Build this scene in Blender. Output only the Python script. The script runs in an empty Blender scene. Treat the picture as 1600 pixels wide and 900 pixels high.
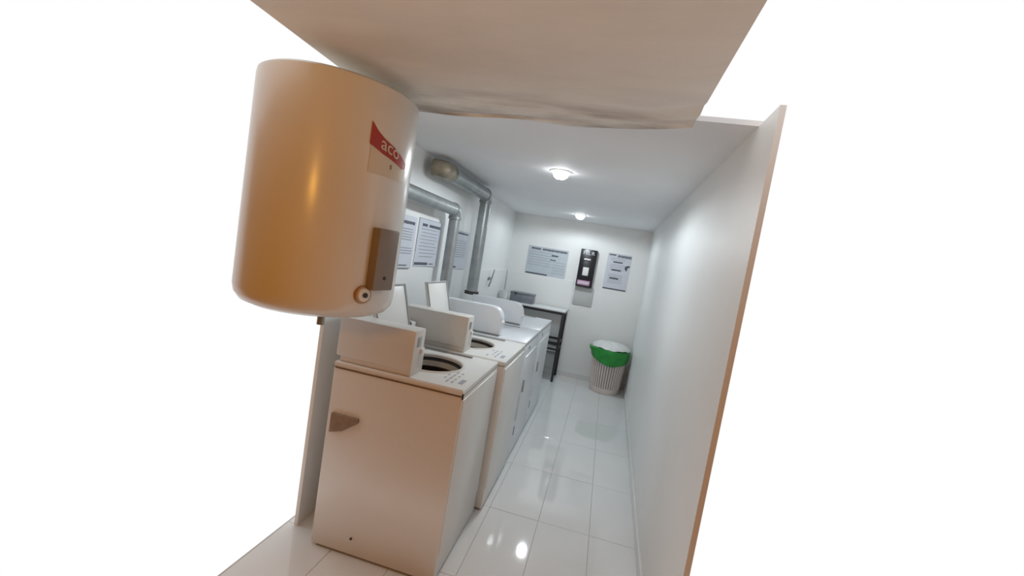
import bpy, bmesh, math, random
from mathutils import Vector, Matrix
S = bpy.context.scene
C = S.collection
random.seed(7)

# ---------------------------------------------------------------- camera
cam = bpy.data.cameras.new('camera'); co = bpy.data.objects.new('camera', cam); C.objects.link(co)
S.camera = co
cam.sensor_fit = 'HORIZONTAL'; cam.sensor_width = 36.0; cam.lens = 682.1 / 1600 * 36.0
cam.clip_start = 0.02
EYE = Vector((0, 0, 1.6))
yw, pt, rl = math.radians(11.856), math.radians(4.346), math.radians(9.396)
fwd = Vector((-math.sin(yw) * math.cos(pt), math.cos(yw) * math.cos(pt), -math.sin(pt)))
rt0 = Vector((math.cos(yw), math.sin(yw), 0)); dn0 = fwd.cross(rt0)
rt = rt0 * math.cos(rl) - dn0 * math.sin(rl)
dn = rt0 * math.sin(rl) + dn0 * math.cos(rl)
co.matrix_world = Matrix.Translation(EYE) @ Matrix((rt, -dn, -fwd)).transposed().to_4x4()

# ---------------------------------------------------------------- world, exposure
w = bpy.data.worlds.new('world'); S.world = w; w.use_nodes = True
bg = w.node_tree.nodes['Background']; bg.inputs[0].default_value = (1, 1, 1, 1); bg.inputs[1].default_value = 1.0
S.view_settings.view_transform = 'Standard'; S.view_settings.look = 'None'
S.view_settings.exposure = 0.0; S.view_settings.gamma = 1.0; S.view_settings.use_curve_mapping = False
DOWNLIGHT_W = 7.3
WARM_W = 4.6
WARM_COL = (1.0, 0.47, 0.06)
COOL_COL = (0.86, 0.95, 1.0)

# ---------------------------------------------------------------- materials
def lin(c):
    return tuple(((x / 255) / 12.92 if x / 255 <= .04045 else ((x / 255 + .055) / 1.055) ** 2.4) for x in c)

def mat(name, rgb, rough=.5, metal=0., var=.04, scale=6., bump=0., bscale=60., coat=0., spec=.5, emit=None, es=1.):
    m = bpy.data.materials.new(name); m.use_nodes = True
    nt = m.node_tree; n = nt.nodes; l = nt.links; b = n['Principled BSDF']
    tc = n.new('ShaderNodeTexCoord')
    no = n.new('ShaderNodeTexNoise'); no.inputs['Scale'].default_value = scale; no.inputs['Detail'].default_value = 5
    l.new(tc.outputs['Object'], no.inputs['Vector'])
    cr = n.new('ShaderNodeValToRGB'); c = lin(rgb)
    cr.color_ramp.elements[0].position = .3; cr.color_ramp.elements[1].position = .7
    cr.color_ramp.elements[0].color = (*[x * (1 - var) for x in c], 1)
    cr.color_ramp.elements[1].color = (*[min(1, x * (1 + var)) for x in c], 1)
    l.new(no.outputs['Fac'], cr.inputs[0]); l.new(cr.outputs[0], b.inputs['Base Color'])
    b.inputs['Roughness'].default_value = rough; b.inputs['Metallic'].default_value = metal
    b.inputs['Specular IOR Level'].default_value = spec
    b.inputs['Coat Weight'].default_value = coat; b.inputs['Coat Roughness'].default_value = .08
    if bump:
        n2 = n.new('ShaderNodeTexNoise'); n2.inputs['Scale'].default_value = bscale; n2.inputs['Detail'].default_value = 4
        l.new(tc.outputs['Object'], n2.inputs['Vector'])
        bp = n.new('ShaderNodeBump'); bp.inputs['Strength'].default_value = bump; bp.inputs['Distance'].default_value = .01
        l.new(n2.outputs['Fac'], bp.inputs['Height']); l.new(bp.outputs[0], b.inputs['Normal'])
    if emit:
        b.inputs['Emission Color'].default_value = (*emit, 1); b.inputs['Emission Strength'].default_value = es
    return m

M = dict(
    wall=mat('white_wall_paint', (236, 237, 236), .42, var=.02, scale=2, bump=.05, bscale=25, spec=.4),
    ceil=mat('white_ceiling_paint', (240, 241, 243), .7, var=.02, scale=2),
    tile=mat('white_glazed_tile', (228, 230, 230), .045, var=.02, scale=3, spec=.6),
    grout=mat('grey_grout', (188, 187, 184), .8, var=.1, scale=30),
    base=mat('white_skirting_tile', (222, 224, 224), .2, var=.03),
    enamel=mat('white_enamel', (225, 224, 220), .3, var=.015, scale=3, bump=.02, bscale=8, spec=.5),
    enamel3=mat('cool_white_enamel', (222, 225, 229), .3, var=.015, scale=3, bump=.02, bscale=8),
    enamel2=mat('cream_white_plastic', (216, 213, 208), .38, var=.02, scale=5),
    grey=mat('grey_plastic', (150, 150, 150), .5, var=.05, scale=9),
    dgrey=mat('dark_grey_gasket', (150, 150, 150), .6, var=.08, scale=12),
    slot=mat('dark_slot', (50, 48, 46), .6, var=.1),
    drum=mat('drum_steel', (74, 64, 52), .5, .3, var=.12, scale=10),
    ring=mat('tub_ring_plastic', (176, 168, 156), .4, var=.05),
    galv=mat('galvanised_steel', (158, 163, 163), .36, .55, var=.14, scale=9, bump=.25, bscale=14),
    tan=mat('taped_duct_end', (158, 148, 130), .4, .3, var=.45, scale=11, bump=.4, bscale=20),
    heater=mat('cream_heater_enamel', (223, 221, 216), .25, var=.02, scale=4, spec=.5),
    hbox=mat('grey_brown_control_box', (134, 124, 114), .5, var=.05),
    hlabel=mat('cream_sticker', (214, 204, 186), .4, var=.05),
    red=mat('red_sticker_band', (165, 46, 30), .4, var=.12, scale=12),
    black=mat('black_powder_steel', (34, 34, 38), .4, var=.1, scale=20),
    dispenser=mat('black_dispenser_case', (26, 24, 32), .3, var=.1, scale=12),
    white=mat('white_plastic', (226, 226, 224), .4, var=.02),
    pink=mat('pink_decal', (196, 150, 178), .5, var=.15, scale=40),
    paper=mat('white_laminated_paper', (206, 210, 220), .3, var=.03, scale=8),
    bluepaper=mat('pale_blue_printed_paper', (192, 201, 208), .35, var=.04, scale=10),
    ink=mat('grey_ink', (92, 94, 104), .6, var=.15, scale=40),
    lightink=mat('pale_ink', (158, 162, 172), .6, var=.06, scale=40),
    green=mat('green_plastic_bag', (44, 146, 62), .35, var=.18, scale=14, bump=.5, bscale=22),
    bin=mat('white_ribbed_plastic', (226, 216, 210), .45, var=.04),
    bag=mat('white_plastic_bag', (224, 226, 224), .35, var=.03, bump=.5, bscale=20),
    panel=mat('plain_grey', (188, 189, 188), .5, var=.03, scale=8),
    worktop=mat('white_laminate', (220, 222, 222), .3, var=.02),
    metalbox=mat('grey_metal_box', (124, 128, 136), .4, .3, var=.12, scale=12),
    light_block=mat('light_block_brown', (168, 124, 72), .7, var=.04),  # brown chosen to warm the light bounced off the added shell
    brass=mat('warm_brass_ring', (168, 130, 92), .35, .4, var=.1, scale=20),
    bracket=mat('brown_bracket', (150, 128, 108), .5, .2, var=.15, scale=30),
)

def plaster_mat():
    m = mat('stained_plaster', (241, 240, 234), .8, var=.035, scale=3.5, bump=.35, bscale=9)
    nt = m.node_tree; n = nt.nodes; l = nt.links; b = n['Principled BSDF']
    old = b.inputs['Base Color'].links[0].from_socket
    tc = n.new('ShaderNodeTexCoord'); mp = n.new('ShaderNodeMapping')
    mp.inputs['Scale'].default_value = (1.2, 4.2, 3)
    l.new(tc.outputs['Object'], mp.inputs[0])
    ns = n.new('ShaderNodeTexNoise'); ns.inputs['Scale'].default_value = 1.6; ns.inputs['Detail'].default_value = 6
    l.new(mp.outputs[0], ns.inputs['Vector'])
    r = n.new('ShaderNodeValToRGB'); r.color_ramp.elements[0].position = .46; r.color_ramp.elements[1].position = .70
    l.new(ns.outputs['Fac'], r.inputs[0])
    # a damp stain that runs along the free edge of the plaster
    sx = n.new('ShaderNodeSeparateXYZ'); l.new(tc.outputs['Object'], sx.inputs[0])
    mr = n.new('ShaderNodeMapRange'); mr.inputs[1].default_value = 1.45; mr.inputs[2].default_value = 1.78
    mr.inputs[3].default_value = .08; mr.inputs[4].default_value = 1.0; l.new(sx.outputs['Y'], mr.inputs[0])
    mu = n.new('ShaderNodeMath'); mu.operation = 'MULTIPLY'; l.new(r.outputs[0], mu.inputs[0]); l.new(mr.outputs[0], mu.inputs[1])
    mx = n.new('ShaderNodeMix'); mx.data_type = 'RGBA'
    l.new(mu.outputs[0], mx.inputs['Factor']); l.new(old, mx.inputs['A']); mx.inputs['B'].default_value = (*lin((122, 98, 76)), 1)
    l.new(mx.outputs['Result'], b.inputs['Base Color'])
    return m
M['plaster'] = plaster_mat()

# ---------------------------------------------------------------- mesh helpers (world coordinates)
def bx(bm, x0, x1, y0, y1, z0, z1, bev=0., seg=2):
    r = bmesh.ops.create_cube(bm, size=1)
    for v in r['verts']:
        v.co = Vector(((x0 + x1) / 2 + v.co.x * (x1 - x0), (y0 + y1) / 2 + v.co.y * (y1 - y0), (z0 + z1) / 2 + v.co.z * (z1 - z0)))
    if bev:
        es = list({e for v in r['verts'] for e in v.link_edges})
        bmesh.ops.bevel(bm, geom=es, offset=bev, segments=seg, affect='EDGES', profile=.5)
    return bm

def box(*a, **k):
    return bx(bmesh.new(), *a, **k)

def tube(bm, pts, r, n=20, cap=True):
    """tube along a polyline, rings kept perpendicular to the path; r a number or a list"""
    pts = [Vector(p) for p in pts]; rs = r if isinstance(r, (list, tuple)) else [r] * len(pts)
    rings = []; prev = None
    for i, p in enumerate(pts):
        d = (pts[min(i + 1, len(pts) - 1)] - pts[max(i - 1, 0)]).normalized()
        if prev is None:
            u = d.cross(Vector((0, 0, 1)))
            if u.length < .1: u = d.cross(Vector((1, 0, 0)))
        else: u = prev - d * prev.dot(d)
        u.normalize(); prev = u; v = d.cross(u)
        rings.append([bm.verts.new(p + (u * math.cos(a) + v * math.sin(a)) * rs[i]) for a in [2 * math.pi * k / n for k in range(n)]])
    for A, B in zip(rings, rings[1:]):
        for k in range(n):
            bm.faces.new((A[k], A[(k + 1) % n], B[(k + 1) % n], B[k]))
    if cap:
        bm.faces.new(rings[0][::-1]); bm.faces.new(rings[-1])
    return bm

def lathe(bm, cx, cy, prof, n=48, close=False):
    rings = []
    for r, z in prof:
        if r < 1e-5: rings.append([bm.verts.new((cx, cy, z))])
        else: rings.append([bm.verts.new((cx + r * math.cos(2 * math.pi * k / n), cy + r * math.sin(2 * math.pi * k / n), z)) for k in range(n)])
    for A, B in zip(rings, rings[1:]):
        for k in range(n):
            a0, a1 = A[k % len(A)], A[(k + 1) % len(A)]; b0, b1 = B[k % len(B)], B[(k + 1) % len(B)]
            vs = []
            for q in (a0, a1, b1, b0):
                if q not in vs: vs.append(q)
            if len(vs) > 2: bm.faces.new(vs)
    return bm

def prism(bm, poly, axis, a, b):
    """extrude a 2-D polygon along an axis: axis 'y' takes (x,z), axis 'x' takes (y,z), axis 'z' takes (x,y)"""
    def P(p, t):
        return {'y': (p[0], t, p[1]), 'x': (t, p[0], p[1]), 'z': (p[0], p[1], t)}[axis]
    A = [bm.verts.new(P(p, a)) for p in poly]; B = [bm.verts.new(P(p, b)) for p in poly]
    n = len(poly)
    for k in range(n): bm.faces.new((A[k], A[(k + 1) % n], B[(k + 1) % n], B[k]))
    bm.faces.new(A[::-1]); bm.faces.new(B)
    return bm

def wpos(o):
    p = Vector((0, 0, 0))
    while o: p += o.location; o = o.parent
    return p

def obj(name, bm, m, parent=None, smooth=True, label=None):
    bmesh.ops.recalc_face_normals(bm, faces=bm.faces)
    off = wpos(parent) if parent else Vector((0, 0, 0))
    for v in bm.verts: v.co -= off
    me = bpy.data.meshes.new(name); bm.to_mesh(me); bm.free()
    if smooth:
        for p in me.polygons: p.use_smooth = True
        try: me.set_sharp_from_angle(angle=math.radians(35))
        except Exception: pass
    me.materials.append(M[m] if isinstance(m, str) else m)
    o = bpy.data.objects.new(name, me); C.objects.link(o)
    if parent: o.parent = parent
    if label: o['label'] = label
    return o

def thing(name, label, cat, loc, group=None):
    o = bpy.data.objects.new(name, None); C.objects.link(o); o.location = loc; o.empty_display_size = .1
    o['label'] = label; o['category'] = cat
    if group: o['group'] = group
    return o

def tag(o, label, cat, group=None):
    o['label'] = label; o['category'] = cat
    if group: o['group'] = group
    return o

def struct(name, bm, m, smooth=False):
    o = obj(name, bm, m, None, smooth); o['kind'] = 'structure'; return o

# ================================================================ THE SETTING
FZ = -.055            # floor, measured in the working frame (eye at 1.6); all is lifted by .055 at the end
YB, ZC = 6.45, 2.23            # back wall, ceiling
XL = lambda y: -1.395 - .019 * (y - 2.0)       # left wall runs very slightly outwards
XR = lambda y: .452 + .014 * (y - 1.6)         # right wall
Y0 = 1.62                      # where the part of the room in the picture begins

# floor bed with the tiles laid on it one by one
fl = struct('floor', box(-1.47, .52, 1.60, YB + .02, FZ - .02, FZ - .004), 'grout')
xs = [-1.46, -1.126, -.80, -.475, -.15, .176, .515]
ys = [1.60, 2.04, 2.71, 3.38, 4.055, 4.73, 5.40, 6.075, YB + .01]
rnd = random.Random(3)
for i in range(len(xs) - 1):
    for j in range(len(ys) - 1):
        g = .0013
        x0, x1, y0, y1 = xs[i] + g, xs[i + 1] - g, ys[j] + g, ys[j + 1] - g
        x1 = min(x1, .51)
        if x1 - x0 < .03: continue
        z = rnd.uniform(-.0004, .0004)
        obj('tile', box(x0, x1, y0, y1, FZ - .012, FZ + z, bev=.0010, seg=1), 'tile', fl, smooth=False)

def quad_wall(name, p0, p1, z0, z1, th, m):
    """vertical wall from p0 to p1, thickness on the outside"""
    d = Vector((p1[0] - p0[0], p1[1] - p0[1])); nn = Vector((d.y, -d.x)).normalized() * th
    poly = [(p0[0], p0[1]), (p1[0], p1[1]), (p1[0] + nn.x, p1[1] + nn.y), (p0[0] + nn.x, p0[1] + nn.y)]
    return struct(name, prism(bmesh.new(), poly, 'z', z0, z1), m)

quad_wall('wall_left', (XL(YB), YB), (XL(2.03), 2.03), FZ, ZC, .02, 'wall')
quad_wall('wall_right', (XR(Y0), Y0), (XR(YB), YB), FZ, ZC, .02, 'wall')
struct('wall_back', box(-1.50, .56, YB, YB + .02, FZ - .02, ZC + .02), 'wall')
struct('ceiling', box(-1.48, .52, 1.84, YB + .02, ZC, ZC + .02), 'ceil')
quad_wall('baseboard_right', (XR(Y0) - .011, Y0), (XR(YB) - .011, YB), FZ, FZ + .075, .012, 'base')
struct('baseboard_back', box(-1.47, .50, YB - .011, YB, FZ, FZ + .075), 'base')

# dropped plaster edge of the ceiling nearest the viewer, uneven and rounded
def drop_edge():
    bm = bmesh.new(); n = 56; x0, x1 = -1.04, .20; rows = []
    def edge_y(x):
        t = (x + 1.12) / 1.36
        return 1.845 - .17 * max(0, (t - .62) / .38) ** 1.4 - .05 * max(0, (.25 - t) / .25) + .012 * math.sin(9 * t + .5) + .006 * math.sin(23 * t)
    prof = [(-1.0, 0), (-.45, 0), (-.26, 0), (-.19, .004), (-.14, -.004), (-.10, .003), (-.07, .002), (-.045, -.003), (-.02, .004), (-.006, .014), (0, .03), (0, .12)]
    for i in range(n + 1):
        x = x0 + (x1 - x0) * i / n; ey = edge_y(x); r = []
        for k, (dy, dz) in enumerate(prof):
            y = .90 if k == 0 else ey + dy + (.02 * math.sin(5.2 * x + k) if 1 < k < 8 else 0)
            z = 2.15 + dz + (.003 * math.sin(7 * x + 2.1 * k) if 1 < k < 9 else 0)
            r.append(bm.verts.new((x, y, z)))
        r.append(bm.verts.new((x, .90, 2.27)))
        rows.append(r)
    for A, B in zip(rows, rows[1:]):
        m_ = len(A)
        for k in range(m_): bm.faces.new((A[k], A[(k + 1) % m_], B[(k + 1) % m_], B[k]))
    bm.faces.new(rows[0][::-1]); bm.faces.new(rows[-1])
    return bm
struct('trim_1', drop_edge(), 'plaster', smooth=True)

# added unseen shell behind and beside the viewer, blocks the white world light
struct('floor_light_block', box(-2.6, 1.3, -1.6, 1.2, FZ - .05, FZ - .002), 'light_block')
struct('ceiling_light_block', box(-2.6, 1.3, -1.6, .86, 2.15, 2.2), 'light_block')
struct('wall_light_block_back', box(-2.6, 1.3, -1.7, -1.6, FZ, 2.15), 'light_block')
struct('wall_light_block_left', box(-2.7, -2.6, -1.7, 1.25, FZ, 2.15), 'light_block')
struct('wall_light_block_right', box(1.3, 1.4, -1.7, 1.4, FZ, 2.15), 'light_block')

# low splash panel on the back wall, up to the dispenser
struct('trim_2', box(-1.46, -.45, YB - .012, YB, .93, 1.362, bev=.004), 'wall')
prism_l = [(XL(4.9) + .0, 4.9), (XL(4.9) + .010, 4.905), (XL(YB) + .010, YB - .012), (XL(YB), YB - .012)]
struct('trim_3', prism(bmesh.new(), prism_l, 'z', .93, 1.362), 'wall')

# ================================================================ LAMPS
def downlight(x, y, label, power):
    t = thing('ceiling_downlight', label, 'lamp', (x, y, ZC), 'recessed round downlights in the white ceiling')
    rg = bmesh.new(); lathe(rg, x, y, [(.058, ZC - .001), (.080, ZC), (.080, ZC - .004), (.066, ZC - .009), (.058, ZC - .006), (.058, ZC - .001)])
    obj('trim_ring', rg, 'white', t)
    df = bmesh.new(); lathe(df, x, y, [(.057, ZC - .004), (.055, ZC - .020), (.047, ZC - .038), (.030, ZC - .051), (0, ZC - .056)])
    dm = mat('lit_diffuser', (255, 255, 255), .5, emit=(.95, .98, 1.0), es=22)
    obj('diffuser', df, dm, t)
    L = bpy.data.lights.new('downlight_glow', 'SPOT'); L.energy = power; L.color = COOL_COL; L.shadow_soft_size = .05
    L.spot_size = math.radians(179); L.spot_blend = .25
    lo = bpy.data.objects.new('lamp_light', L); C.objects.link(lo); lo.parent = t; lo.location = (0, 0, -.066)
    return t
downlight(-.439, 3.105, 'larger and nearer of the two bright round ceiling downlights', DOWNLIGHT_W * 5)
downlight(-.458, 5.60, 'smaller farther bright downlight in ceiling near the back wall', DOWNLIGHT_W * 4)

def warm_bulb():
    x, y = -.60, -.45
    t = thing('bare_bulb', 'warm bulb hanging behind the viewer', 'lamp', (x, y, 2.15))
    b = bmesh.new(); lathe(b, x, y, [(0, 2.15), (.05, 2.148), (.05, 2.13), (.012, 2.12), (.012, 2.04), (.02, 2.04), (.02, 1.99), (0, 1.99)], n=20)
    obj('lamp_holder', b, 'white', t)
    g = bmesh.new(); lathe(g, x, y, [(.014, 1.99), (.02, 1.97), (.034, 1.94), (.036, 1.92), (.026, 1.895), (0, 1.885)], n=20)
    obj('glass_bulb', g, mat('lit_bulb', (255, 230, 190), .4, emit=(1, .7, .35), es=20), t)
    L = bpy.data.lights.new('bulb_glow', 'POINT'); L.energy = WARM_W * 5; L.color = WARM_COL; L.shadow_soft_size = .06
    lo = bpy.data.objects.new('lamp_light', L); C.objects.link(lo); lo.parent = t; lo.location = (0, 0, -.36)
warm_bulb()

# ================================================================ MACHINES
def top_with_hole(x0, x1, y0, y1, z, cx, cy, r, th=.03):
    bm = bmesh.new(); angs = set(2 * math.pi * k / 56 for k in range(56))
    for X, Y in ((x0, y0), (x0, y1), (x1, y0), (x1, y1)):
        angs.add(math.atan2(Y - cy, X - cx) % (2 * math.pi))
    angs = sorted(angs)
    def outer(a):
        dx, dy = math.cos(a), math.sin(a); t = 9
        if dx > 1e-9: t = min(t, (x1 - cx) / dx)
        if dx < -1e-9: t = min(t, (x0 - cx) / dx)
        if dy > 1e-9: t = min(t, (y1 - cy) / dy)
        if dy < -1e-9: t = min(t, (y0 - cy) / dy)
        return cx + dx * t, cy + dy * t
    L = []
    for a in angs:
        ox, oy = outer(a); ix, iy = cx + r * math.cos(a), cy + r * math.sin(a)
        b = .006; bxx = ox - math.copysign(b, ox - cx) * (abs(ox - (x0 if ox < cx else x1)) < 1e-6)
        byy = oy - math.copysign(b, oy - cy) * (abs(oy - (y0 if oy < cy else y1)) < 1e-6)
        L.append([bm.verts.new(p) for p in ((ix, iy, z - th), (ix, iy, z - .004), (cx + (r + .004) * math.cos(a), cy + (r + .004) * math.sin(a), z), (bxx, byy, z), (ox, oy, z - b), (ox, oy, z - th))])
    n = len(L)
    for i in range(n):
        A, B = L[i], L[(i + 1) % n]
        for k in range(5): bm.faces.new((A[k], A[k + 1], B[k + 1], B[k]))
    return bm

def solid_top(x0, x1, y0, y1, z, th=.03):
    return box(x0, x1, y0, y1, z - th, z, bev=.006)

XBK = -1.245
def cabinet(t, xf, y0, y1, m='enamel'):
    c = box(XBK, xf, y0, y1, FZ + .014, .899, bev=.005)
    bmesh.ops.delete(c, geom=[f for f in c.faces if f.normal.z > .9 or f.calc_center_median().z > .8985], context='FACES')
    obj('cabinet', c, m, t)
    obj('kick_plate', box(XBK + .03, xf - .012, y0 + .01, y1 - .01, FZ, FZ + .016), 'dgrey', t)

def lid(t, y0, y1, hx=-1.075, hz=.935, tilt=16, h=.40):
    """open lid leaning back on its rear hinge"""
    l = bmesh.new(); bx(l, -.014, .006, y0, y1, 0, h, bev=.006)
    g = bmesh.new()
    prism(g, [(y0 + .003, .02), (y0 + .003, h - .003), (y1 - .003, h - .003), (y1 - .003, .02), (y1 - .020, .02), (y1 - .020, h - .013), (y0 + .012, h - .013), (y0 + .012, .02)], 'x', .006, .010)
    R = Matrix.Translation((hx, 0, hz)) @ Matrix.Rotation(math.radians(-tilt), 4, 'Y')
    l.transform(R); g.transform(R)
    lo = obj('lid', l, 'enamel', t, label='open lid standing upright')
    obj('gasket', g, 'dgrey', lo, label='dark grey rim')
    for yy, zz in ((y0 + .05, .02), (y1 + .010, .14)):
        h_ = bmesh.new(); bx(h_, -.012, .008, yy - .012, yy + .012, zz, zz + .022, bev=.004)
        h_.transform(R); obj('hinge', h_, 'slot', lo)

def washer(name_label, xf, y0, y1, box_front, box_top, first=False):
    t = thing('top_load_washer', name_label, 'washing machine', ((XBK + xf) / 2, (y0 + y1) / 2, 0), 'row of white coin laundry machines')
    cabinet(t, xf, y0, y1)
    cy = (y0 + y1) / 2 + .0; cx = -.868; r = .182
    obj('top_panel', top_with_hole(XBK, xf, y0, y1, .930, cx, cy, r, .028), 'enamel', t)
    lip = bmesh.new(); lathe(lip, cx, cy, [(r + .014, .930), (r + .012, .935), (r + .002, .936), (r - .004, .930), (r - .004, .915)])
    obj('opening_lip', lip, 'enamel2', t)
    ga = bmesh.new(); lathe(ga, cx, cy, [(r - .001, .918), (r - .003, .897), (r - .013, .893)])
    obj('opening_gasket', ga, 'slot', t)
    rg = bmesh.new(); lathe(rg, cx, cy, [(r - .012, .896), (r - .018, .878), (r - .022, .866)])
    obj('tub_ring', rg, 'ring', t)
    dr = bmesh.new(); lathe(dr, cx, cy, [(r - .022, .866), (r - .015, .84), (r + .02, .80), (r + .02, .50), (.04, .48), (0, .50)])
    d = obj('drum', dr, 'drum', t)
    ag = bmesh.new(); lathe(ag, cx, cy, [(0, .70), (.02, .698), (.03, .68), (.035, .60), (.075, .49), (0, .49)], n=24)
    obj('agitator', ag, 'grey', d)
    # raised bar along the far edge of the top, low recess near the front
    obj('top_ridge', box(-1.04, xf - .155, y1 - .062, y1 - .036, .930, .941, bev=.003), 'grey', t)
    # rear console: coin box at the near end, low back panel behind the lid
    zc = box_top
    cb = bmesh.new(); bx(cb, XBK, box_front, y0, y0 + .125, .960, zc, bev=.008); 
    k = obj('coin_box', cb, 'enamel2', t)
    lw = bmesh.new(); bx(lw, XBK + .02, box_front - .004, y0 + .008, y0 + .150, .930, zc - .10, bev=.006); obj('coin_box_base', lw, 'enamel2', k)
    s = bmesh.new(); bx(s, box_front - .002, box_front + .003, y0 + .035, y0 + .075, zc - .085, zc - .035, bev=.002); obj('coin_slide', s, 'galv', k)
    q = bmesh.new(); bx(q, box_front - .001, box_front + .012, y0 + .080, y0 + .105, zc - .125, zc - .10, bev=.004); obj('lock', q, 'white', k)
    obj('back_console', box(XBK, -1.13, y0 + .130, y1 - .004, .930, 1.075, bev=.01), 'enamel', t)
    lid(t, cy - .19, cy + .19)
    # printed instructions on the front of the top
    ins = bmesh.new(); rr = random.Random(int(y0 * 100))
    for i in range(3):
        for j in range(4):
            if rr.random() < .75:
                a = y0 + .07 + j * .055; x = xf - .15 + i * .028
                bx(ins, x, x + .010, a, a + rr.uniform(.02, .045), .9295, .9306)
    bx(ins, xf - .06, xf - .035, y0 + .08, y0 + .16, .9295, .9306)
    obj('printed_instructions', ins, 'lightink', t)['kind'] = 'stuff'
    # front panel with a thin reveal
    obj('front_panel', box(xf - .004, xf + .006, y0 + .012, y1 - .012, .09, .880, bev=.004), 'enamel', t)
    return t

w1 = washer('white washer nearest the viewer, open lid, side toward viewer lit warm', -.557, 1.94, 2.61, -.835, 1.160, True)
w1.name = 'top_load_washer'
# side panel pressing and bits on the visible end of the first washer
sd = bmesh.new(); bx(sd, XBK, -.64, 1.936, 1.9405, .9010, .9035); obj('side_seam', sd, 'bracket', w1)
sd = bmesh.new(); bx(sd, XBK + .01, -.565, 1.9375, 1.941, .895, .8975); obj('side_seam', sd, 'bracket', w1)
sd = bmesh.new(); bx(sd, -.560, -.552, 1.936, 1.946, .885, .913, bev=.002); obj('lid_latch', sd, 'slot', w1)
br = bmesh.new(); prism(br, [(-1.22, .668), (-1.066, .668), (-1.066, .645), (-1.15, .585), (-1.22, .565)], 'y', 1.925, 1.941)
bmesh.ops.bevel(br, geom=br.edges[:], offset=.003, segments=1, affect='EDGES'); obj('side_bracket', br, 'bracket', w1, label='small brown bracket on the side')
sp = bmesh.new(); tube(sp, [(-1.02, 1.941, .045), (-1.02, 1.934, .045)], .006, n=12); obj('screw', sp, 'slot', w1)
w2 = washer('white washer with open lid directly behind the nearest washer', -.517, 2.635, 3.32, -.795, 1.162)

def dryer(label, xf, y0, y1, bf, bt):
    t = thing('coin_dryer', label, 'laundry machine', ((XBK + xf) / 2, (y0 + y1) / 2, 0), 'row of white coin laundry machines')
    cabinet(t, xf, y0, y1, 'enamel3')
    obj('top_panel', solid_top(XBK, xf, y0, y1, .930), 'enamel3', t)
    # end console with a big rounded front corner
    R = .09; poly = [(XBK, .945), (bf, .945), (bf + .004, bt - R)]
    poly += [(bf - R + R * math.cos(a), bt - R + R * math.sin(a)) for a in [math.pi / 2 * k / 8 for k in range(1, 9)]]
    poly += [(XBK, bt)]
    c = bmesh.new(); prism(c, poly, 'y', y0 + .01, y0 + .105)
    bmesh.ops.bevel(c, geom=[e for e in c.edges if abs(e.verts[0].co.y - e.verts[1].co.y) < 1e-6], offset=.006, segments=2, affect='EDGES')
    k = obj('coin_box', c, 'enamel3', t)
    obj('console_foot', box(XBK + .02, bf - .02, y0 + .02, y0 + .095, .93, .947), 'grey', k)
    kn = bmesh.new(); tube(kn, [(bf - .002, y0 + .055, bt - .12), (bf + .018, y0 + .055, bt - .12)], .016, n=16); obj('knob', kn, 'white', k)
    obj('back_console', box(XBK, -1.12, y0 + .11, y1 - .004, .930, 1.07, bev=.01), 'enamel3', t)
    ridge = bmesh.new(); bx(ridge, -1.05, xf - .18, y1 - .06, y1 - .045, .93, .936, bev=.002); obj('top_ridge', ridge, 'grey', t)
    d = obj('door', box(xf - .003, xf + .010, y0 + .09, y1 - .09, .26, .80, bev=.005), 'enamel3', t)
    obj('handle', box(xf + .008, xf + .022, y0 + .11, y0 + .135, .50, .60, bev=.004), 'grey', d)
    obj('front_vent', box(xf - .002, xf + .004, y0 + .20, y0 + .24, .84, .87, bev=.001), 'grey', t)
    obj('front_vent', box(xf - .002, xf + .004, y0 + .10, y0 + .13, .13, .20, bev=.001), 'grey', t)
    return t
dryer('third white machine in the row, closed top, rounded console, below the lower duct', -.523, 3.37, 4.08, -.752, 1.165)
dryer('white machine farthest in the row, nearest the black framed table', -.523, 4.11, 4.98, -.728, 1.150)

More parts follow.
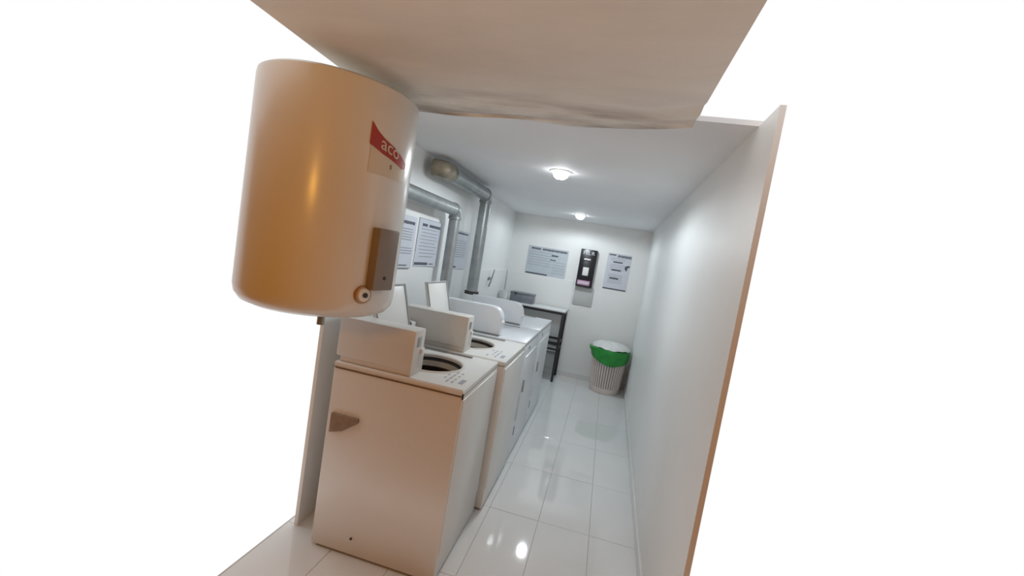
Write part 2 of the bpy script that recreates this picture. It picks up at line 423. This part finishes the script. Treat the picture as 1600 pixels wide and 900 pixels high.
# ================================================================ WATER HEATER
HX, HY, HR = -1.078, 1.5, .285
def heater():
    t = thing('water_heater', 'large cream cylindrical water heater hung at upper left above nearest washer', 'water heater', (HX, HY, 1.30))
    b = bmesh.new()
    lathe(b, HX, HY, [(0, 2.10), (HR - .05, 2.10), (HR - .012, 2.096), (HR - .002, 2.088), (HR, 2.075), (HR, 1.345), (HR - .006, 1.318), (HR - .024, 1.294), (HR - .06, 1.279), (0, 1.268)], n=96)
    obj('tank', b, 'heater', t)
    def cp(a, z, off=0.):
        a = math.radians(a); return Vector((HX + (HR + off) * math.cos(a), HY + (HR + off) * math.sin(a), z))
    def patch(poly, off, th=.0012, n=10):
        """polygon strip on the tank: poly = list of (angle, zbottom, ztop)"""
        bm = bmesh.new(); A = []
        for a, zb, zt in poly:
            A.append([bm.verts.new(cp(a, zb, off)), bm.verts.new(cp(a, zt, off)), bm.verts.new(cp(a, zt, off + th)), bm.verts.new(cp(a, zb, off + th))])
        for P, Q in zip(A, A[1:]):
            for k in range(4): bm.faces.new((P[k], P[(k + 1) % 4], Q[(k + 1) % 4], Q[k]))
        bm.faces.new(A[0]); bm.faces.new(A[-1][::-1]); return bm
    lab = [(a, 1.795, 1.888 - (a + 33) * .0013) for a in range(-33, 4, 3)]
    L = obj('sticker', patch(lab, .0003), 'hlabel', t, label='cream sticker with a red band')
    def interp(xs_, ys_, a):
        for (xa, ya), (xb, yb) in zip(zip(xs_, ys_), list(zip(xs_, ys_))[1:]):
            if a <= xb: return ya + (yb - ya) * (a - xa) / (xb - xa)
        return ys_[-1]
    red = [(a, interp([-34, -24, -2, 3], [1.888, 1.868, 1.84, 1.845], a), interp([-34, -29, -23, -13, 3], [1.962, 1.936, 1.918, 1.90, 1.862], a)) for a in range(-34, 4, 2)]
    obj('red_band', patch(red, .0018), 'red', L, label='red band with white letters')
    # rounded white letters of the band, wrapped onto the tank
    cu = bpy.data.curves.new('letters', 'FONT'); cu.body = 'aco'; cu.size = .062; cu.extrude = .0006
    to = bpy.data.objects.new('letters', cu); C.objects.link(to)
    bpy.context.view_layer.update()
    me = bpy.data.meshes.new_from_object(to.evaluated_get(bpy.context.evaluated_depsgraph_get()))
    bpy.data.objects.remove(to)
    bm = bmesh.new(); bm.from_mesh(me)
    for v in bm.verts:
        a = -26 + math.degrees(v.co.x / HR); z = 1.884 - (a + 26) * .00115 + v.co.y; v.co = cp(a, z, .0036 + v.co.z)
    obj('band_letters', bm, 'hlabel', L, smooth=False)
    # small pictogram on the sticker and its highlight strip
    sm = bmesh.new(); bx(sm, -.004, .004, -.001, .001, -.008, .008)
    sm.transform(Matrix.Translation(cp(-15, 1.832, .002)) @ Matrix.Rotation(math.radians(-15 + 90), 4, 'Z')); obj('sticker_mark', sm, 'bracket', L)
    # control box
    a0 = math.radians(-12); M4 = Matrix.Translation((HX, HY, 0)) @ Matrix.Rotation(a0, 4, 'Z')
    c = bmesh.new(); bx(c, HR - .012, HR + .030, -.052, .052, 1.395, 1.615, bev=.006); c.transform(M4)
    k = obj('control_box', c, 'hbox', t, label='grey brown control box')
    c = bmesh.new(); tube(c, [(HR + .028, .0, 1.44), (HR + .033, .0, 1.44)], .006, n=12); c.transform(M4); obj('screw', c, 'slot', k)
    # drain knob: ring with a dark centre
    a1 = math.radians(-24); M5 = Matrix.Translation((HX, HY, 1.375)) @ Matrix.Rotation(a1, 4, 'Z')
    c = bmesh.new(); tube(c, [(HR - .004, 0, 0), (HR + .008, 0, 0)], [.034, .031], n=28); c.transform(M5); kk = obj('drain_cover', c, 'brass', t)
    c = bmesh.new(); tube(c, [(HR + .006, 0, 0), (HR + .014, 0, 0)], [.026, .023], n=28); c.transform(M5); obj('cover_cap', c, 'heater', kk)
    c = bmesh.new(); tube(c, [(HR + .012, 0.002, 0), (HR + .018, 0.002, 0)], .009, n=16); c.transform(M5); obj('valve', c, 'slot', kk)
    # wall bracket behind and pipes below
    for z in (1.86, 1.50):
        p = bmesh.new(); prism(p, [(-1.22, HY + .22), (-1.18, HY + .24), (-1.368, 2.12), (-1.371, 2.06)], 'z', z, z + .05); obj('mounting_bracket', p, 'grey', t)
    for dx, dy in ((.10, -.10), (-.02, .06)):
        p = bmesh.new(); tube(p, [(HX + dx, HY + dy, 1.278), (HX + dx, HY + dy, 1.235)], .013, n=14); obj('pipe_stub', p, 'galv', t)
heater()

# ================================================================ DUCTS
def elbow(c, r, a, b, n=8):
    """points of a quarter bend about corner c going from direction a to direction b"""
    c, a, b = Vector(c), Vector(a), Vector(b); o = c - a * r + b * r
    return [o + (-b * math.cos(t) + a * math.sin(t)) * r for t in [math.pi / 2 * k / n for k in range(n + 1)]]

def bands(t, pts, r):
    for p, d in pts:
        b = bmesh.new(); p = Vector(p); d = Vector(d)
        tube(b, [p - d * .012, p - d * .010, p + d * .010, p + d * .012], [r, r + .005, r + .005, r], n=24); obj('joint_collar', b, 'galv', t)

def duct(label, x, ya, z, yb, zend, r, wall_end):
    t = thing('exhaust_duct', label, 'duct', (x, yb, zend), 'galvanised dryer exhaust ducts')
    h = bmesh.new(); tube(h, [(x, ya, z), (x, yb - .064, z)], r, n=28); obj('horizontal_pipe', h, 'galv', t)
    e = bmesh.new(); tube(e, elbow((x, yb, z), .062, (0, 1, 0), (0, 0, -1)), r + .002, n=28); obj('elbow', e, 'galv', t)
    v = bmesh.new(); tube(v, [(x, yb, z - .064), (x, yb, zend)], r - .004, n=28); obj('vertical_pipe', v, 'galv', t)
    bands(t, [((x, yb - .066, z), (0, 1, 0)), ((x, yb, z - .066), (0, 0, 1))], r)
    f = bmesh.new(); tube(f, [(x, yb, zend), (x, yb, zend + .03)], r + .012, n=28); obj('end_clamp', f, 'slot', t)
    if wall_end:
        s = bmesh.new(); tube(s, elbow((x, ya - .17, z), .07, (1, 0, 0), (0, 1, 0)) + [Vector((x, ya, z))], r + .004, n=28)
        obj('wall_elbow', s, 'tan', t, label='taped brownish elbow entering the wall')
        bands(t, [((x, ya, z), (0, 1, 0))], r + .003)
    return t
duct('upper galvanised duct tight under ceiling, with taped elbow end', -1.29, 3.20, 2.135, 4.215, 1.14, .060, True)
duct('lower thinner galvanised duct turning down between the wall notices', -1.30, 2.30, 1.885, 3.46, 1.10, .050, False)

# ================================================================ NOTICES
KB = YB / 6.2
def glyph_row(bm, put, s0, s1, z0, z1, rnd_, wmin=.4, wmax=.9, gap=.25):
    """a row of short blocks standing for lettering too small to read"""
    h = z1 - z0; s = s0
    while s < s1 - h * .3:
        ww = min(h * rnd_.uniform(wmin, wmax), s1 - s)
        put(bm, s, s + ww, z0 + (h * .12 if rnd_.random() < .3 else 0), z1)
        s += ww + h * gap

def notice(label, wall, s0, s1, z0, z1, title, rows, footer, seed, paper='paper', extra=None, border=True):
    """wall 'L' : s runs along y on the left wall; wall 'B' : s runs along x on the back wall"""
    kk = 1.035 if wall == 'L' else KB
    s0, s1, z0, z1 = s0 * kk, s1 * kk, 1.6 + (z0 - 1.6) * kk, 1.6 + (z1 - 1.6) * kk
    if wall == 'L':
        xw = max(XL(s0), XL(s1)) + .0005
        def plate(bm, a, b, c, d, d0, d1): bx(bm, xw + d0, xw + d1, a, b, c, d)
        loc = (xw, (s0 + s1) / 2, z0)
    else:
        def plate(bm, a, b, c, d, d0, d1): bx(bm, a, b, YB - d1, YB - d0, c, d)
        loc = ((s0 + s1) / 2, YB, z0)
    t = thing('wall_notice', label, 'notice', loc, 'printed laundry notices on the walls')
    b = bmesh.new(); plate(b, s0, s1, z0, z1, 0, .004); obj('sheet', b, paper, t)
    W, Hh = s1 - s0, z1 - z0; rr = random.Random(seed)
    put = lambda bm, a, c, e, f: plate(bm, a, c, e, f, .0035, .0050)
    b = bmesh.new()
    for a0, a1, c0, c1 in title: glyph_row(b, put, s0 + a0 * W, s0 + a1 * W, z0 + c0 * Hh, z0 + c1 * Hh, rr, gap=.12)
    for a0, a1, c0, c1 in footer: put(b, s0 + a0 * W, s0 + a1 * W, z0 + c0 * Hh, z0 + c1 * Hh)
    obj('heading_print', b, 'ink', t)['kind'] = 'stuff'
    b = bmesh.new()
    for a0, a1, c0, c1 in rows: glyph_row(b, put, s0 + a0 * W, s0 + a1 * W, z0 + c0 * Hh, z0 + c1 * Hh, rr, 1.0, 3.0, .5)
    obj('body_print', b, 'lightink', t)['kind'] = 'stuff'
    if border:
        b = bmesh.new(); e = .004
        bdr = [(s0, z0 + .3 * Hh), (s0, z1), (s1, z1), (s1, z1 - e), (s0 + e, z1 - e), (s0 + e, z0 + .3 * Hh)]
        if wall == 'L': prism(b, bdr, 'x', xw + .0035, xw + .005)
        else: prism(b, bdr, 'y', YB - .005, YB - .0035)
        obj('border_line', b, 'lightink', t)
    if extra: extra(t, put, s0, z0, W, Hh)
    return t

R_ = random.Random(11)
rowsA = [(.10 + R_.uniform(0, .06), .88 - R_.uniform(0, .14), .78 - i * .072, .795 - i * .072) for i in range(9)]
notice('middle notice on left wall, lined text under a heading, beside lower duct', 'L', 2.93, 3.37, 1.40, 1.755,
       [(.14, .34, .84, .90), (.42, .92, .84, .90)], rowsA, [(.02, .55, .03, .085), (.62, .80, .045, .065)], 3)
rowsB = [(.45, .90, .74 - i * .05, .76 - i * .05) for i in range(5)] + [(.5, .95, .38 - i * .05, .40 - i * .05) for i in range(3)]
notice('leftmost notice on left wall, partly hidden by the water heater', 'L', 2.40, 2.87, 1.385, 1.745,
       [(.30, .94, .84, .90)], rowsB, [(.45, .85, .05, .07), (.45, .95, -.02 + .02, .01)], 4, border=False)
rowsC = [(.10, .85, .74 - i * .06, .755 - i * .06) for i in range(8)]
notice('narrow notice on left wall between the two vertical ducts', 'L', 3.72, 4.14, 1.38, 1.735,
       [(.08, .9, .92, .965)], rowsC, [(.02, .35, .03, .08)], 5)
rowsD = [(.04, .62, .80 - i * .085, .82 - i * .085) for i in range(6)] + [(.66, .95, .55 - i * .09, .57 - i * .09) for i in range(5)]
notice('wide landscape pale blue notice on back wall left of the black dispenser', 'B', -1.155, -.575, 1.345, 1.775,
       [(.08, .31, .89, .955), (.36, .97, .89, .955)], rowsD, [(.02, .56, .07, .12), (.60, .76, .74, .79), (.58, .72, .60, .635)], 6, paper='bluepaper', border=False)
def machines_icon(t, put, s0, z0, W, H):
    b = bmesh.new(); put(b, s0 + .78 * W, s0 + .90 * W, z0 + .60 * H, z0 + .69 * H); put(b, s0 + .86 * W, s0 + .98 * W, z0 + .66 * H, z0 + .71 * H)
    put(b, s0 + .82 * W, s0 + .88 * W, z0 + .56 * H, z0 + .62 * H); obj('picture_print', b, 'ink', t)['kind'] = 'stuff'
rowsE = [(.15, .75, .86 - i * .045, .875 - i * .045) for i in range(16) if i not in (2, 3, 8, 9)]
notice('tall portrait notice on back wall right of the black dispenser', 'B', -.035, .285, 1.345, 1.845,
       [(.06, .34, .93, .975), (.42, .98, .90, .965)], rowsE,
       [(.0, .98, .0, .035), (.26, .66, .745, .785), (.24, .64, .525, .565), (.22, .60, .295, .335)], 8, border=False, extra=machines_icon)

# ================================================================ DISPENSER AND GREY RECTANGLE
def dispenser():
    x0, x1, z0, z1 = -.405, -.180, 1.318, 1.838; yf = YB - .085
    t = thing('wall_dispenser', 'tall black vending box on back wall between two notices', 'dispenser', ((x0 + x1) / 2, YB, z0))
    obj('case', box(x0, x1, yf, YB - .0005, z0, z1, bev=.006), 'dispenser', t)
    cu = bpy.data.curves.new('letters', 'FONT'); cu.body = 'FILR'; cu.size = .072; cu.extrude = .0008; cu.align_x = 'CENTER'; cu.space_character = 1.25
    to = bpy.data.objects.new('letters', cu); C.objects.link(to); bpy.context.view_layer.update()
    me = bpy.data.meshes.new_from_object(to.evaluated_get(bpy.context.evaluated_depsgraph_get())); bpy.data.objects.remove(to)
    bm = bmesh.new(); bm.from_mesh(me)
    bm.transform(Matrix.Translation(((x0 + x1) / 2, yf - .0012, 1.765)) @ Matrix.Rotation(math.pi / 2, 4, 'X'))
    obj('lettering', bm, 'paper', t, smooth=False)
    obj('coin_slot', box(-.345, -.255, yf - .006, yf + .002, 1.690, 1.712, bev=.003), 'white', t)
    obj('keypad', box(-.338, -.258, yf - .007, yf + .002, 1.475, 1.590, bev=.004), 'white', t)
    obj('selector_panel', box(-.350, -.240, yf - .003, yf + .002, 1.45, 1.67, bev=.002), 'black', t)
    d = obj('decal', box(-.388, -.215, yf - .003, yf + .002, 1.342, 1.405, bev=.002), 'pink', t, label='pale pink decal strip')
    b = bmesh.new(); rr = random.Random(5)
    glyph_row(b, lambda bm, a, c, e, f: bx(bm, a, c, yf - .0042, yf - .0025, e, f), -.37, -.23, 1.36, 1.388, rr, gap=.2)
    obj('decal_print', b, 'paper', d)['kind'] = 'stuff'
    obj('delivery_tray', box(-.372, -.213, yf - .004, yf + .002, 1.322, 1.336, bev=.001), 'slot', t)
dispenser()
for o in [o for o in C.objects if o.name.startswith('wall_dispenser')]: o.scale = (KB, 1, KB); o.location.x *= KB; o.location.z = 1.6 + (o.location.z - 1.6) * KB
tag(obj('grey_rectangle', box(-.427, -.146, YB - .018, YB - .0005, 1.035, 1.300, bev=.004), 'panel'),
    'plain grey rectangle on back wall under the black dispenser', 'wall plate')  # thin slab in a darker grey than the wall

# ================================================================ TABLE AND WHAT STANDS ON IT
def table():
    x0, x1, y0, y1, zt = -1.45, -.462, 5.97, 6.42, .947
    t = thing('side_table', 'black steel framed table with white top against the back wall', 'table', ((x0 + x1) / 2, (y0 + y1) / 2, FZ))
    obj('tabletop', box(x0, x1, y0, y1, zt - .022, zt, bev=.004), 'worktop', t)
    e = .032; zf = zt - .022
    for x in (x0 + .01, x1 - .01 - e):
        for y in (y0 + .01, y1 - .01 - e):
            obj('leg', box(x, x + e, y, y + e, FZ, zf, bev=.003), 'black', t)
    for a in ((x0 + .01, x1 - .01, y0 + .012, y0 + .012 + e), (x0 + .01, x1 - .01, y1 - .012 - e, y1 - .012),
              (x0 + .012, x0 + .012 + e, y0 + .02, y1 - .02), (x1 - .012 - e, x1 - .012, y0 + .02, y1 - .02)):
        obj('apron_rail', box(a[0], a[1], a[2], a[3], zf - .035, zf - .0005, bev=.003), 'black', t)
    for z in (.475, .385):
        for a in ((x0 + .02, x1 - .02, y0 + .014, y0 + .034), (x0 + .02, x1 - .02, y1 - .04, y1 - .02), (x1 - .036, x1 - .016, y0 + .03, y1 - .03)):
            obj('stretcher', box(a[0], a[1], a[2], a[3], z, z + .03, bev=.003), 'black', t)
    obj('low_shelf', box(x0 + .03, x1 - .05, y0 + .03, y1 - .03, .27, .29, bev=.003), 'grey', t)
table()
mb = thing('metal_box', 'grey metal box with dark knob on white table by back wall', 'box', (-1.117, 6.17, .947))
obj('case', box(-1.285, -.95, 6.07, 6.27, .948, 1.065, bev=.006), 'metalbox', mb)
obj('lid', box(-1.29, -.945, 6.065, 6.275, 1.065, 1.085, bev=.005), 'metalbox', mb)
kb = bmesh.new(); tube(kb, [(-1.21, 6.065, 1.070), (-1.21, 6.045, 1.070)], .014, n=16); obj('knob', kb, 'slot', mb)
bw = bmesh.new(); lathe(bw, -1.37, 6.06, [(0, .950), (.040, .948), (.046, .958), (.058, 1.02), (.064, 1.075), (.061, 1.075), (.055, 1.02), (.042, .962), (0, .960)], n=32)
tag(obj('plastic_bowl', bw, 'white'), 'white plastic bowl on table, in corner beside the left wall', 'bowl')
def tap():
    x = XL(5.35) + .009; t = thing('wall_tap', 'slanted grey tap handle on left wall near the back corner', 'tap', (x, 5.35, 1.26))
    b = bmesh.new(); tube(b, [(x + .001, 5.35, 1.25), (x + .02, 5.35, 1.25)], .024, n=20); obj('wall_flange', b, 'galv', t)
    b = bmesh.new(); tube(b, [(x + .018, 5.35, 1.25), (x + .05, 5.35, 1.255)], .011, n=14); obj('body', b, 'galv', t)
    b = bmesh.new(); tube(b, [(x + .045, 5.27, 1.16), (x + .05, 5.32, 1.23), (x + .05, 5.37, 1.30), (x + .048, 5.42, 1.37)], [.012, .011, .009, .007], n=12); obj('handle', b, 'grey', t)
tap()

# ================================================================ LAUNDRY BIN
def waste_bin():
    cx, cy, h = .228, 6.13, .600; rb, rt_ = .192, .240
    t = thing('waste_bin', 'white ribbed bin lined with a green bag in back right corner', 'bin', (cx, cy, 0))
    rad = lambda z: rb + (rt_ - rb) * z / h
    b = bmesh.new(); lathe(b, cx, cy, [(0, .001), (rb + .004, .001), (rb + .010, .012), (rad(.075) + .006, .075), (rad(.075) - .004, .075), (rb - .006, .012), (0, .012)], n=48); obj('base', b, 'bin', t)
    b = bmesh.new(); n = 40
    for k in range(n):
        a = 2 * math.pi * k / n; p = Vector((math.cos(a), math.sin(a), 0)); q = Vector((-math.sin(a), math.cos(a), 0)); vs = []
        for z in (.07, h - .06):
            for s, d in ((-.5, 0), (.5, 0), (.35, .010), (-.35, .010)):
                vs.append(b.verts.new(Vector((cx, cy, z)) + p * (rad(z) - .004 + d) + q * (s * .021)))
        for i in range(4): b.faces.new((vs[i], vs[(i + 1) % 4], vs[4 + (i + 1) % 4], vs[4 + i]))
    o = obj('wall_ribs', b, 'bin', t); o['kind'] = 'stuff' 
    b = bmesh.new(); lathe(b, cx, cy, [(rad(.07) - .006, .07), (rad(h - .03) - .006, h - .03)], n=48); obj('inner_wall', b, 'grey', t)
    b = bmesh.new(); lathe(b, cx, cy, [(rad(h - .06) - .004, h - .06), (rad(h) + .010, h - .05), (rad(h) + .012, h), (rad(h) - .004, h + .004), (rad(h - .06) - .006, h - .06)], n=48); obj('rim', b, 'bin', t)
    # green liner: folded over the rim, hanging lower toward the viewer
    b = bmesh.new(); n = 72; rows = []
    for k in range(n):
        a = 2 * math.pi * k / n; fr = .5 + .5 * math.cos(a + math.pi / 2 - .25)   # 1 toward the viewer
        fold = .004 * math.sin(7 * a) + .002 * math.sin(15 * a + 1)
        left = max(0, math.cos(a - math.pi * 1.12)) ** 6
        drop = .060 + .125 * fr + .015 * math.sin(3 * a); lift = -.01 + .012 * math.sin(2 * a)
        pr_ = [(-.03, -.10), (-.010, .004), (.004, .012 + lift * .3), (.020 + .045 * left, .006), (.026 + .03 * left + fold, -.03), (.024 + fold * 1.4, -drop * .6), (.018 + fold, -drop)]
        rows.append([b.verts.new((cx + (rt_ + d) * math.cos(a), cy + (rt_ + d) * math.sin(a), h + z)) for d, z in pr_])
    for k in range(n):
        A, B = rows[k], rows[(k + 1) % n]
        for i in range(len(A) - 1): b.faces.new((A[i], A[i + 1], B[i + 1], B[i]))
    obj('bag_liner', b, 'green', t, label='green plastic liner folded over the rim')
    # pale bag bulging out of the top
    b = bmesh.new(); n = 48; prof = [(rt_ + .016, .016), (rt_ + .004, .034), (rt_ - .03, .056), (rt_ - .09, .078), (.07, .088), (0, .085)]
    lathe(b, cx, cy, [(r, h + z) for r, z in prof], n=n)
    for v in b.verts:
        a = math.atan2(v.co.y - cy, v.co.x - cx); v.co.z += .006 * math.sin(5 * a) + .004 * math.sin(9 * a + v.co.x * 20)
    obj('bag_top', b, 'bag', t, label='pale bag bulging from the top')
waste_bin()
for o in C.objects:
    if o.name.startswith('waste_bin'): o.location.z += FZ

# lift everything so that the floor lies at zero
for o in C.objects:
    if o.parent is None: o.location.z -= FZ
